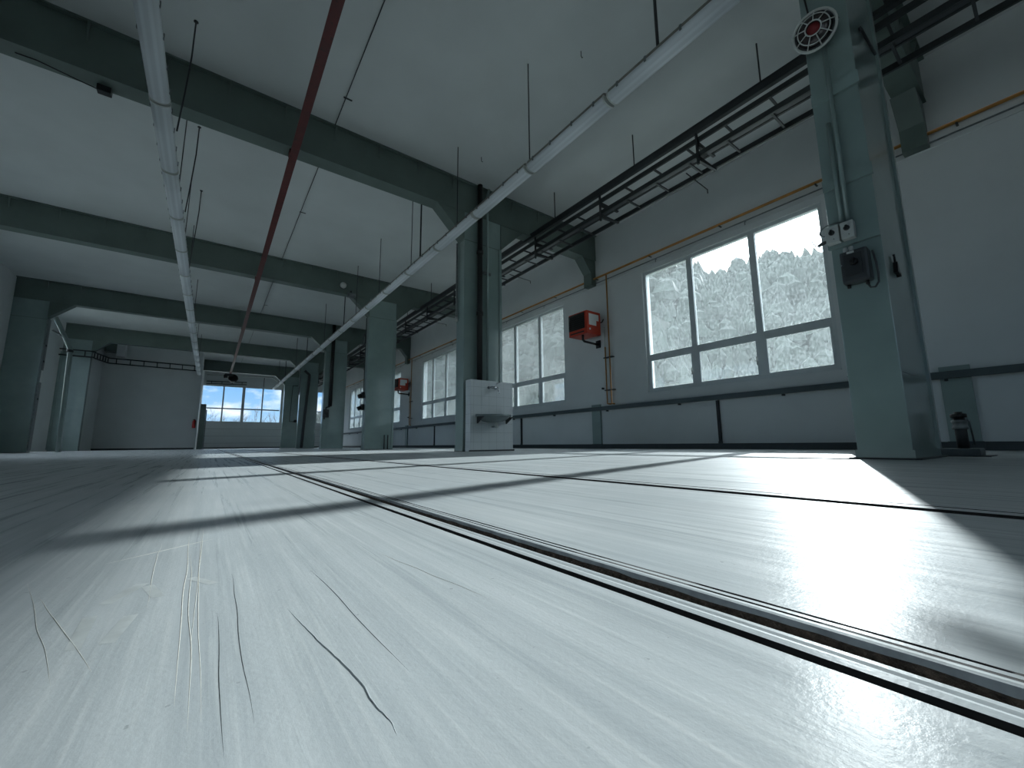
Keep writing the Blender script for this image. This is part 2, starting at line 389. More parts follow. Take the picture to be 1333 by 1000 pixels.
# ------------------------------------------------------------------ room shell
WIN = [(-12.0, -8.0), (2.27, 6.28)] + [(2.27+7.07*i-.05*(i > 0), 6.28+7.07*i-.05*(i > 0)) for i in range(1, 5)]  # first opening is unseen, added behind the camera for fill daylight
WZ0, WZ1 = 1.41, 4.64
w = MB(); X1 = XW+.32
w.box(XW, X1, YB, YF, -.2, WZ0); w.box(XW, X1, YB, YF, WZ1, ZC+.2)
ycur = YB
for a, b in WIN: w.box(XW, X1, ycur, a, WZ0, WZ1); ycur = b
w.box(XW, X1, ycur, YF, WZ0, WZ1)
tag(w.build('wall_right', M['wall']), kind='structure')
tag(B(-6.8, X1, YB-.3, YF+.3, ZC, ZC+.25).build('ceiling', M['ceiling']), kind='structure')
LW_FILL = [(-12.0, -8.0), (-5.0, -1.0), (9.3, 13.3), (14.2, 18.6)]  # unseen openings added to bring fill daylight in from the left
w = MB(); w.box(XL-.3, XL, YB, YC[3], 0, WZ0); w.box(XL-.3, XL, YB, YC[3], WZ1, ZC)
ycur = YB
for a, b in LW_FILL: w.box(XL-.3, XL, ycur, a, WZ0, WZ1); ycur = b
w.box(XL-.3, XL, ycur, YC[3], WZ0, WZ1)
tag(w.build('wall_left', M['wall']), kind='structure')
tag(MB().box(-6.75, -6.45, YC[3]+CD, 33, 0, .7).box(-6.75, -6.45, YC[3]+CD, 33, 5.5, ZC).box(-6.75, -6.45, YC[3]+CD, 22.9, .7, 5.5).box(-6.75, -6.45, 27.2, 33, .7, 5.5).build('wall_left', M['wall']), kind='structure')  # opening cut for an added window hidden behind the column
tag(B(-6.45, XL, YC[3]-.0, YC[3]+.001, 0, ZC).build('trim_2', M['wall']), kind='structure')
tag(B(-6.45, X1, YB-.3, YB, -.2, ZC).build('wall_back', M['wall']), kind='structure')
# far wall with two windows
FW = [(-.84, 4.75), (5.35, 8.7)]; FZ0, FZ1 = 2.1, 5.05
w = MB(); w.box(-6.8, X1, YF, YF+.3, -.2, FZ0); w.box(-6.8, X1, YF, YF+.3, FZ1, ZC+.2)
xc = -6.8
for a, b in FW: w.box(xc, a, YF, YF+.3, FZ0, FZ1); xc = b
w.box(xc, X1, YF, YF+.3, FZ0, FZ1)
tag(w.build('wall_far', M['wall']), kind='structure')
for i, z in enumerate((.42, .98, 1.55)):
    tag(B(-.8, XW, YF-.012, YF, z, z+.014).build('trim_%d' % (3+i), M['galv']), kind='structure')
# white block of rooms at the far left
PY = 32.8
tag(MB().box(-5.38, -.78, PY, PY+.25, 0, ZC).box(-.98, -.78, PY+.25, YF, 0, ZC).build('wall_partition', M['wall']), kind='structure')
tag(B(-5.6, -5.38, YC[4]+CD, PY+.25, 0, ZC).build('wall_alcove', M['wall']), kind='structure')
tag(B(-.80, -.74, PY-.05, PY, 0, 5.4).build('trim_6', M['white']), kind='structure')
tag(B(-5.38, -.8, PY-.02, PY, 0, .1).build('baseboard_partition', M['base']), kind='structure')
tag(B(-.74, XW, YF-.02, YF, 0, .1).build('baseboard_far', M['base']), kind='structure')
tag(B(XW-.035, XW, YB, YF-.02, 0, .125).build('baseboard_right', M['base']), kind='structure')
tag(B(XW-.018, XW, YB, YF, 4.775, 4.81).build('trim_1', M['wall']), kind='structure')

# ------------------------------------------------------------------ windows
def side_window(n, a, b):
    o = struct('window_%d' % n, (XW+.09, (a+b)/2, WZ0))
    x0, x1 = XW+.05, XW+.125; fr = .075
    f = MB(); f.box(x0, x1, a, a+fr, WZ0, WZ1).box(x0, x1, b-fr, b, WZ0, WZ1).box(x0, x1, a+fr, b-fr, WZ0, WZ0+fr).box(x0, x1, a+fr, b-fr, WZ1-fr, WZ1)
    f.build('window_frame', M['white'], o)
    m1 = a+(b-a)*.32; m2 = a+(b-a)*.675; zt = 2.33
    for m in (m1, m2): B(x0-.01, x1, m-.065, m+.065, WZ0+fr, WZ1-fr).build('mullion', M['white'], o)
    sp = [(a+fr, m1-.065), (m1+.065, m2-.065), (m2+.065, b-fr)]
    for s0, s1 in sp:
        B(x0-.005, x1, s0, s1, zt-.065, zt+.065).build('transom', M['white'], o)
        for z0, z1 in ((WZ0+fr, zt-.065), (zt+.065, WZ1-fr)):
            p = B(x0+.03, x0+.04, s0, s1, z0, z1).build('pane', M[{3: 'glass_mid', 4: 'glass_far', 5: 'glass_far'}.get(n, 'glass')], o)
        q = MB()
        e = .038; z0, z1 = WZ0+fr, zt-.065
        q.box(x0-.012, x0+.03, s0, s0+e, z0, z1).box(x0-.012, x0+.03, s1-e, s1, z0, z1).box(x0-.012, x0+.03, s0+e, s1-e, z0, z0+e).box(x0-.012, x0+.03, s0+e, s1-e, z1-e, z1)
        q.build('casement', M['white'], o)
    for s in (m1+.085, m2+.085):
        MB().box(x0-.03, x0-.012, s, s+.03, 1.72, 1.80).box(x0-.045, x0-.03, s+.005, s+.022, 1.74, 1.88).build('window_handle', M['pale'], o)
    B(XW-.02, XW+.05, a+.01, b-.01, WZ0, WZ0+.02).build('sill', M['white'], o)
    return o
for i, (a, b) in enumerate(WIN[1:]+WIN[:1]): side_window(i+1 if i < 5 else i+3, a, b)  # last one is the added fill window behind the camera
def far_window(n, a, b, cols):
    o = struct('window_%d' % n, ((a+b)/2, YF+.1, FZ0)); y0, y1 = YF+.06, YF+.14; fr = .07
    f = MB(); f.box(a, a+fr, y0, y1, FZ0, FZ1).box(b-fr, b, y0, y1, FZ0, FZ1).box(a+fr, b-fr, y0, y1, FZ0, FZ0+fr).box(a+fr, b-fr, y0, y1, FZ1-fr, FZ1)
    f.build('window_frame', M['white'], o); zt = 3.2
    xs = [a+fr+(b-a-2*fr)*i/cols for i in range(cols+1)]
    for i, x in enumerate(xs[1:-1]): B(x-(.1 if i == cols//2-1 else .05), x+(.1 if i == cols//2-1 else .05), y0-.01, y1, FZ0+fr, FZ1-fr).build('mullion', M['white'], o)
    for u, v in zip(xs, xs[1:]):
        B(u+.05, v-.05, y0-.005, y1, zt-.05, zt+.05).build('transom', M['white'], o)
        for z0, z1 in ((FZ0+fr, zt-.05), (zt+.05, FZ1-fr)): B(u, v, y0+.03, y0+.04, z0, z1).build('pane', M['clear'], o)
    B(a, b, YF-.05, YF+.06, FZ0, FZ0+.03).build('sill', M['white'], o)
def left_fill_window(n, a, b, XL=XL, WZ0=WZ0, WZ1=WZ1):  # unseen windows, added only to let in fill daylight
    o = struct('window_%d' % n, (XL-.1, (a+b)/2, WZ0)); x0, x1 = XL-.14, XL-.06; fr = .07
    f = MB(); f.box(x0, x1, a, a+fr, WZ0, WZ1).box(x0, x1, b-fr, b, WZ0, WZ1).box(x0, x1, a+fr, b-fr, WZ0, WZ0+fr).box(x0, x1, a+fr, b-fr, WZ1-fr, WZ1)
    f.build('window_frame', M['white'], o)
    B(x0, x1, (a+b)/2-.06, (a+b)/2+.06, WZ0+fr, WZ1-fr).build('mullion', M['white'], o)
    for s0, s1 in ((a+fr, (a+b)/2-.06), ((a+b)/2+.06, b-fr)): B(x0+.03, x0+.04, s0, s1, WZ0+fr, WZ1-fr).build('pane', M['clear'], o)
for i, (a, b) in enumerate(LW_FILL): left_fill_window(i+10, a, b)
left_fill_window(15, 22.9, 27.2, -6.45, .7, 5.5)  # hidden extra window, added to brighten the alcove and far ceiling
far_window(6, *FW[0], 4); far_window(7, *FW[1], 3)

# ------------------------------------------------------------------ steel columns
def column(i, x0, x1, side, label):
    y0 = YC[i]; y1 = y0+CD
    o = thing('steel_column', label, 'column', ((x0+x1)/2, (y0+y1)/2, 0))
    B(x0, x1, y0, y1, .012, ZB, bev=.006).build('shaft', M['green'], o)
    mg = .05 if i == 0 else .013
    bpx = B(x0-mg, x1+mg, y0-mg, y1+mg, 0, .012); bpx.build('base_plate', M['dark'], o)
    B(x0-.012, x1+.012, y0-.012, y1+.012, .012, .075).build('base_collar', M['green'], o)
    xe = x1 if side > 0 else x0
    B(xe-.05, xe+.022 if side > 0 else xe+.05, y0-.022, y0, .075, ZB-.7).build('edge_flange', M['green'], o)
    B(x0-.004, x1+.004, y0-.004, y1+.004, 4.90, 4.915).build('weld_seam', M['beam'], o)
    B(x0-.003, x1+.003, y0-.003, y1+.003, .70, .708).build('weld_seam', M['green'], o)
    return o
lab_c = ['near green steel column with white switch boxes and a caged lamp', 'green steel column behind the white tiled washbasin block',
         'green steel column with two black sockets on its left edge', 'green steel column with a black pipe ending in a valve box',
         'green steel column with a dark slanting cable down its face', 'farthest green steel column, beside the clear far window']
for i in range(6):
    o = column(i, CX0, CX1, 1, lab_c[i])
    if i == 0:
        for z0, z1 in ((3.32, 3.44), (2.43, 2.535)):
            B(CX0-.03, CX0, YC[0]-.015, YC[0]+CD-.002, z0, z1).build('batten_plate', M['green'], o)
for i, lb in ((3, 'green steel column against the white left wall'), (4, 'left green steel column behind the bent downpipe')):
    column(i, -6.27, -5.25, -1, lb)

# ------------------------------------------------------------------ roof beams
def beam(i):
    y0 = YC[i]; y1 = y0+.30
    lb = ['nearest green roof beam, crossing above the caged lamp', 'green roof beam over the column with the washbasin', 'green roof beam over the column with two black sockets',
          'green roof beam joined to the column by the left white wall', 'green roof beam above the white partition wall', 'farthest green roof beam, just before the clear window'][i]
    o = thing('roof_beam', lb, 'beam', (1.3, y0+.15, ZB))
    xl = -6.27 if i < 5 else -.78
    xr = XW
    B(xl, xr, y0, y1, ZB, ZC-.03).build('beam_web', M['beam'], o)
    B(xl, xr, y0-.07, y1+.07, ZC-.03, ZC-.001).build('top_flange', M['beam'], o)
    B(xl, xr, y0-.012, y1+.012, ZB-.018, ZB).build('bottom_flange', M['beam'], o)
    z = ZB-.018
    MB().prism([(CX0, z), (CX0-.70, z), (CX0, 4.93)], 'y', y0, y1).build('haunch', M['beam'], o)
    MB().prism([(CX1+.022, z), (CX1+.70, z), (CX1+.022, 4.93)], 'y', y0, y1).build('haunch', M['beam'], o)
    if i in (3, 4): MB().prism([(-5.25+.0, z), (-4.60, z), (-5.25, 4.98)], 'y', y0, y1).build('haunch', M['beam'], o)
    # bracket down the window wall
    MB().prism([(XW-.20, 4.79), (XW, 4.79), (XW, z), (XW-.55, z), (XW-.20, z-.42)], 'y', y0+.03, y1+.03).build('wall_bracket', M['beam'], o)
    x = 8.4
    while x > xl+.2:
        if not (CX0-.1 < x < CX1+.1):
            MB().prism([(y0, ZC-.03), (y0-.068, ZC-.03), (y0, ZC-.30)], 'x', x-.012, x+.012).build('gusset', M['beam'], o)
        x -= .86
for i in range(6): beam(i)
for i in range(5):
    lb = ['low green wall post behind the capped pipe stub', 'low green wall post below the heater by the wide window', 'low green wall post beyond the washbasin block',
          'low green wall post seen between the third and fourth columns', 'low green wall post far down the window wall'][i]
    o = thing('wall_post', lb, 'post', (XW-.03, YC[i]+.17, 0))
    B(XW-.055, XW, YC[i]+.02, YC[i]+.34, .0, 1.25).build('post_face', M['green'], o)
    B(XW-.065, XW-.0551, YC[i]+.0, YC[i]+.36, 0, .13).build('foot_plate', M['base'], o)

# ------------------------------------------------------------------ wall rail and dark uprights on the window wall
o = thing('wall_rail', 'long dark steel rail running below all the windows', 'rail', (XW-.05, 18, 1.06))
B(XW-.11, XW-.066, YB+.1, YF-.1, 1.065, 1.175).build('rail_duct', M['rail'], o)
for k in range(20): B(XW-.075, XW-.0005, -3.4+2.2*k, -3.36+2.2*k, 1.03, 1.064).build('rail_bracket', M['dark'], o)
for k, lb in enumerate(['black upright strip under the nearest wide window', 'black upright strip under the window beside the washbasin', 'black upright strip under the window left of the washbasin column']):
    y = 4.52+7.07*k
    o = thing('upright_strip', lb, 'strip', (XW-.03, y, .125))
    B(XW-.045, XW, y-.03, y+.03, .125, 1.06).build('strip_cover', M['black'], o)
    B(XW-.05, XW-.036, y-.04, y+.04, .125, .17).build('end_cap', M['dark'], o)

# ------------------------------------------------------------------ strip lights
FL = 1.58
def make_fixture(label, loc, group):
    o = thing('strip_light', label, 'light', (0, 0, 0), group)
    h = FL/2
    MB().prism([(-.098, .045), (.098, .045), (.085, .105), (.05, .125), (-.05, .125), (-.085, .105)], 'y', -h+.015, h-.015).build('housing', M['housing'], o)
    pr = []
    for k in range(13):
        a = math.pi*(k/12); pr.append((-.104*math.cos(a), .044-.085*math.sin(a)**.7))
    d = MB().prism(pr, 'y', -h+.02, h-.02)
    for f in d.bm.faces:
        if len(f.verts) == 4: f.smooth = True
    d.build('diffuser', M['diffuser'], o)
    for s in (-1, 1):
        e = MB().prism([(x*1.04, z*1.0-.001) for x, z in pr] + [(.10, .06), (-.10, .06)], 'y', s*h, s*(h-.02)); e.build('end_cap', M['pale'], o)
    for s in (-1, 1):
        for yy in (-.62, -.22, .22, .62):
            B(s*.102, s*.112, yy-.012, yy+.012, .02, .085).build('clip', M['galv'], o)
    o.location = loc; o['_o'] = tuple(loc)
    return o
rods = {}
def fx_row(x_of, ys, zz, texts, group, rod_at):
    first = None; out = []
    for k, y in enumerate(ys):
        loc = (x_of(y), y, zz)
        if first is None: first = o = make_fixture(texts[k], loc, group)
        else: o = dup(first, loc, texts[k])
        out.append(o)
    # hanging rods, each under its own fixture
    for y, r in rod_at:
        o = min(out, key=lambda q: abs(q.location.y-y)); x = x_of(y)
        o['_o'] = tuple(o.location)
        T([(x, y, zz+.124), (x, y, ZC)], r, 8).build('hanger_rod', M['dark'], o)
    return out
def nth(n):
    names = ['first', 'second', 'third', 'fourth', 'fifth', 'sixth', 'seventh', 'eighth', 'ninth', 'tenth', 'eleventh', 'twelfth', 'thirteenth', 'fourteenth', 'fifteenth', 'sixteenth', 'seventeenth', 'eighteenth', 'nineteenth', 'twentieth', 'twenty-first', 'twenty-second', 'twenty-third']
    return names[n]
ysR = [.52+1.617*k for k in range(22)]
txR = ['white tube light, %s from the near end of the right row' % nth(k) for k in range(22)]
xR = lambda y: 3.775 - .0055*y
fx_row(xR, ysR, 4.435, txR, 'right row of strip lights', [(2.25, .018), (4.57, .010), (6.93, .010), (8.75, .020), (9.30, .009), (11.7, .010), (14.05, .009), (15.6, .018), (18.8, .01), (22.7, .018), (25.9, .01), (29.8, .018), (33, .01)])
ysL = [3.82+1.617*k for k in range(17)]
txL = ['white tube light, %s from the near end of the left row' % nth(k) for k in range(17)]
fx_row(lambda y: -.845, ysL, 4.435, txL, 'left row of strip lights', [(9.31, .008), (11.65, .008), (14.0, .008), (18.7, .008), (23.4, .008), (28.1, .008)])
# thin slack hangers beside the left row
for k, (y, lb) in enumerate([(6.907, 'slack wire with a ceiling hook, nearest beside the left light row'), (9.4, 'slack wire with a ceiling hook, second beside the left light row'), (11.9, 'slack wire with a ceiling hook, third beside the left light row')]):
    o = thing('hanger_wire', lb, 'wire', (-.68, y, ZC))
    T([(-.655, y, ZC-.012), (-.66, y+.04, 5.8), (-.69, y+.06, 5.2), (-.725, y+.05, 4.57)], .011, 6).build('wire', M['dark'], o)
    MB().lathe([(.0, 0), (.03, 0), (.03, .012), (0, .012)], (-.655, y, ZC-.012), seg=10).build('ceiling_plate', M['dark'], o)

# ------------------------------------------------------------------ cable tray over the window aisle
def cable_tray():
    o = thing('cable_tray', 'long dark two-level cable tray hung over the window aisle', 'cable tray', (6.75, 17, 5.0))
    ya, yb = YB+.05, 38.0
    B(6.42, 6.50, ya, yb, 5.525, 5.64).build('top_channel', M['dark'], o)
    B(6.40, 6.52, ya, yb, 5.638, 5.65).build('channel_lip', M['dark'], o)
    for nm, zz, x1 in (('upper_ladder', 5.41, 7.0), ('lower_ladder', 5.135, 7.035)):
        for x in (6.50, x1):
            B(x-.018, x+.018, ya, yb, zz-.045, zz+.045).build('side_rail', M['dark'], o)
        off = 2.115-.685*9
        for k in range(62):
            y = off+.685*k
            B(6.518, x1-.018, y-.016, y+.016, zz-.025, zz+.005).build('rung', M['dark'], o)
    B(6.55, 6.66, ya, yb, 5.145, 5.20).build('cable_bundle', M['darkgrey'], o)
    for k in range(19):
        y = 3.2-2.2*3+2.22*k
        b = B(6.445, 6.481, y-.018, y+.018, 4.93, 5.525).build('bracket_post', M['dark'], o)
        for zz in (5.345, 5.07):
            MB().prism([(6.482, zz-.075), (6.482, zz+.015), (7.06, zz+.015), (7.06, zz-.01)], 'y', y-.025, y+.025).build('bracket_arm', M['dark'], b)
    for k in range(17):
        y = 2.19+2.365*(k-2)
        T([(6.46, y, 5.65), (6.46, y, ZC)], .012, 8).build('hanger_rod', M['dark'], o)
    for k in range(4):
        y = 3.62+5.55*k
        T([(6.7, y, 5.07), (7.5, y+.03, 5.07), (7.5, y+.03, 4.99)], .011, 6).build('stay_rod', M['dark'], o)
cable_tray()

# ------------------------------------------------------------------ pipes
o = thing('track_rail', 'dark red steel rail running lengthwise under the roof beams', 'rail', (.83, 17, 5.47))
B(.785, .875, YB+.05, 36.2, 5.478, 5.592).build('rail_bar', M['red'], o)
B(.765, .895, YB+.05, 36.2, 5.462, 5.478).build('rail_flange', M['red'], o)
for i in range(6): B(.76, .90, YC[i]+.05, YC[i]+.2, 5.5, 5.591).build('clamp', M['red'], o)
o = thing('fan_unit', 'black fan unit at the far end of the red rail', 'fan', (.85, 36.4, 5.1))
MB().lathe([(0, -.25), (.2, -.25), (.3, -.1), (.3, .12), (.18, .22), (0, .22)], (1.02, 36.5, 5.18), (.3, -.9, .1), 14).build('fan_body', M['black'], o)
B(.5, 1.0, 36.2, 36.42, 5.30, 5.462).build('mount', M['dark'], o)
MB().lathe([(.0, -.12), (.13, -.12), (.15, .1), (0, .12)], (.55, 36.35, 5.28), (-1, 0, 0), 12).build('motor', M['black'], o)

o = thing('gas_pipe', 'long yellow gas pipe running above the windows', 'pipe', (XW-.08, 18, 4.98))
T([(XW-.085, YB+.05, 5.0), (XW-.085, YF-.05, 5.0)], .028, 10).build('pipe_run', M['yellow'], o)
for k in range(24):
    y = -3.2+1.83*k
    B(XW-.118, XW-.0005, y-.014, y+.014, 4.955, 4.971).build('pipe_clip', M['dark'], o)
o = thing('grey_conduit', 'thin grey conduit just under the yellow gas pipe', 'pipe', (XW-.03, 18, 4.86))
T([(XW-.035, YB+.05, 4.865), (XW-.035, YF-.05, 4.865)], .014, 8).build('conduit_run', M['galv'], o)
for k in range(20):
    y = -3.0+2.2*k
    MB().box(XW-.055, XW-.0005, y-.012, y+.012, 4.842, 4.850).box(XW-.06, XW-.05, y-.01, y+.01, 4.76, 4.85).build('conduit_clip', M['galv'], o)
for k, lb in ((1, 'pair of yellow drop pipes beside the red heater'), (3, 'pair of yellow drop pipes beside the far red heater'), (4, 'far pair of yellow drop pipes between two distant columns')):
    y = 7.41+7.1*(k-1)
    o = thing('drop_pipe', lb, 'pipe', (XW-.08, y+.07, 1.2))
    T([(XW-.085, y, 4.972), (XW-.085, y, 1.24), (XW-.085, y-.10, 1.22)], .021, 8).build('main_pipe', M['yellow'], o)
    T([(XW-.085, y+.15, 3.45), (XW-.085, y+.15, 2.86)], .020, 8).build('flexible_hose', M['pale'], o)
    T([(XW-.085, y+.15, 2.86), (XW-.085, y+.15, 1.24), (XW-.085, y+.02, 1.22)], .020, 8).build('return_pipe', M['yellow'], o)
    for z in (2.55, 1.62): B(XW-.105, XW-.0005, y-.10, y+.22, z-.012, z+.012).build('pipe_clip', M['dark'], o)
    MB().lathe([(0, 0), (.03, 0), (.03, .06), (0, .06)], (XW-.13, y+.28, 1.68), (1, 0, 0), 10).build('valve', M['dark'], o)

# ------------------------------------------------------------------ heaters
def heater(y, lb, first=None):
    o = thing('unit_heater', lb, 'heater', (8.5, y+.36, 3.2))
    B(8.22, 8.78, y, y+.72, 3.20, 3.86, bev=.015).build('casing', M['heater'], o)
    g = B(8.200, 8.219, y+.09, y+.70, 3.36, 3.82).build('louvre_panel', M['heater_dark'], o)
    for k in range(7): MB().prism([(8.199, 3.40+.06*k), (8.180, 3.385+.06*k), (8.199, 3.42+.06*k)], 'y', y+.12, y+.67).build('louvre_slat', M['heater_dark'], g)
    B(8.212, 8.219, y+.12, y+.66, 3.25, 3.29).build('lower_slot', M['heater_dark'], o)
    MB().prism([(8.30, 3.45), (8.60, 3.45), (8.60, 3.60), (8.70, 3.60), (8.70, 3.78), (8.30, 3.78)], 'y', y-.004, y-.0005).build('paper_label', M['paper'], o)
    MB().lathe([(0, 0), (.03, 0), (.03, .012), (0, .012)], (8.33, y-.0005, 3.33), (0, -1, 0), 12).build('round_sticker', M['paper'], o)
    T([(8.30, y+.25, 3.199), (8.30, y+.25, 3.06), (8.36, y+.25, 3.02), (XW-.03, y+.25, 3.00)], .035, 8).build('support_arm', M['black'], o)
    B(XW-.03, XW-.003, y+.17, y+.33, 2.90, 3.12).build('wall_plate', M['black'], o)
    T([(8.781, y+.3, 3.72), (8.85, y+.2, 3.60), (XW-.07, y+.02, 3.62), (XW-.06, y-.02, 3.70)], .018, 6).build('supply_hose', M['dark'], o)
    T([(8.781, y+.5, 3.5), (XW-.004, y+.5, 3.5)], .06, 10).build('flue', M['galv'], o)
heater(7.62, 'red unit heater with white paper label between the two nearest windows')
heater(21.82, 'far red unit heater seen right of the column with sockets')

# ------------------------------------------------------------------ washbasin block on the second column
o = thing('tiled_block', 'white tiled block in front of the second column holding a washbasin', 'wall block', (5.03, 7.72, 0))
B(4.47, 5.60, 7.60, YC[1]-.03, 0.0, 1.56, bev=.006).build('tiled_panel', M['tile'], o)
B(4.44, 5.63, 7.585, 7.5995, 0, .03).build('foot_strip', M['dark'], o)
def basin():
    o = thing('washbasin', 'grey half-round washbasin fixed to the white tiled block', 'sink', (5.03, 7.4, .6))
    bm = bmesh.new(); seg = 22; rings = []
    prof = [(1.0, .79), (1.0, .755), (.93, .745), (.80, .70), (.58, .645), (.30, .622), (.0, .618)]
    inner = [(.92, .79), (.88, .77), (.76, .71), (.52, .665), (.2, .65)]
    cx, cy, a, b = 5.03, 7.599, .43, .44
    def ring(k, z):
        return [bm.verts.new((cx + a*k*math.cos(math.pi+math.pi*j/seg), cy + b*k*math.sin(math.pi+math.pi*j/seg)*(1.0), z)) for j in range(seg+1)]
    allr = [ring(k, z) for k, z in inner[::-1]] + [ring(k, z) for k, z in prof[:-1]]
    allr.append(ring(.02, .618))
    for p, q in zip(allr, allr[1:]):
        for j in range(seg): f = bm.faces.new((p[j], p[j+1], q[j+1], q[j])); f.smooth = True
    bm.faces.new(allr[0])
    mb = MB(); mb.bm.free(); mb.bm = bm; mb.build('bowl', M['ceramic'], o)
    B(4.60, 5.46, 7.535, 7.5995, .745, .80, bev=.006).build('back_ledge', M['ceramic'], o)
    for x in (4.635, 5.40): MB().prism([(7.5995, .745), (7.34, .745), (7.5995, .60)], 'x', x, x+.03).build('bracket', M['dark'], o)
    MB().lathe([(0, .50), (.045, .50), (.045, .56), (.03, .57), (.03, .617), (0, .617)], (5.03, 7.42, 0), seg=14).build('drain_trap', M['pale'], o)
    T([(5.03, 7.45, .53), (5.03, 7.5995, .53)], .02, 8).build('drain_pipe', M['chrome'], o)
basin()
o = thing('wall_tap', 'chrome mixer tap on the white tiled block above the washbasin', 'tap', (5.03, 7.56, 1.38))
T([(4.93, 7.5, 1.40), (5.13, 7.5, 1.40)], .026, 10).build('tap_body', M['chrome'], o)
for x in (4.94, 5.12): MB().lathe([(0, 0), (.035, 0), (.035, .01), (.018, .012), (.018, .1)], (x, 7.5995, 1.40), (0, -1, 0), 12).build('wall_flange', M['chrome'], o)
T([(5.10, 7.49, 1.39), (5.08, 7.44, 1.36), (5.06, 7.38, 1.31), (5.06, 7.36, 1.25)], .013, 8).build('spout', M['chrome'], o)
T([(5.05, 7.49, 1.43), (5.06, 7.45, 1.49), (5.12, 7.40, 1.52)], .010, 8).build('lever', M['chrome'], o)

# ------------------------------------------------------------------ fittings on the second column
o = thing('black_downpipe', 'thick black downpipe on the column behind the tiled block', 'pipe', (4.80, 7.76, 1.56))
T([(4.80, 7.755, 1.562), (4.80, 7.755, ZC)], .062, 14).build('pipe_run', M['black'], o)
for z in (3.1, 4.6): MB().lathe([(.064, 0), (.08, 0), (.08, .08), (.064, .08)], (4.80, 7.755, z), seg=14).build('pipe_socket', M['black'], o)
o = thing('thin_riser', 'thin grey-green riser pipe right of the black downpipe', 'pipe', (5.03, 7.8, 1.56))
T([(5.03, 7.79, 1.562), (5.03, 7.79, 6.2), (5.03, 7.70, 6.33)], .030, 10).build('pipe_run', M['green'], o)
for z in (4.15, 4.19): B(4.90, 5.12, 7.765, 7.823, z, z+.02).build('pipe_bracket', M['galv'], o)
o = thing('edge_conduit', 'grey conduit with white end cap on the second column left edge', 'pipe', (4.39, 8.13, 3.0))
T([(4.392, 8.13, 3.08), (4.392, 8.13, 4.9)], .022, 8).build('conduit', M['galv'], o)
MB().lathe([(0, 0), (.035, 0), (.035, .10), (0, .10)], (4.392, 8.13, 2.98), seg=12).build('end_cap', M['pale'], o)

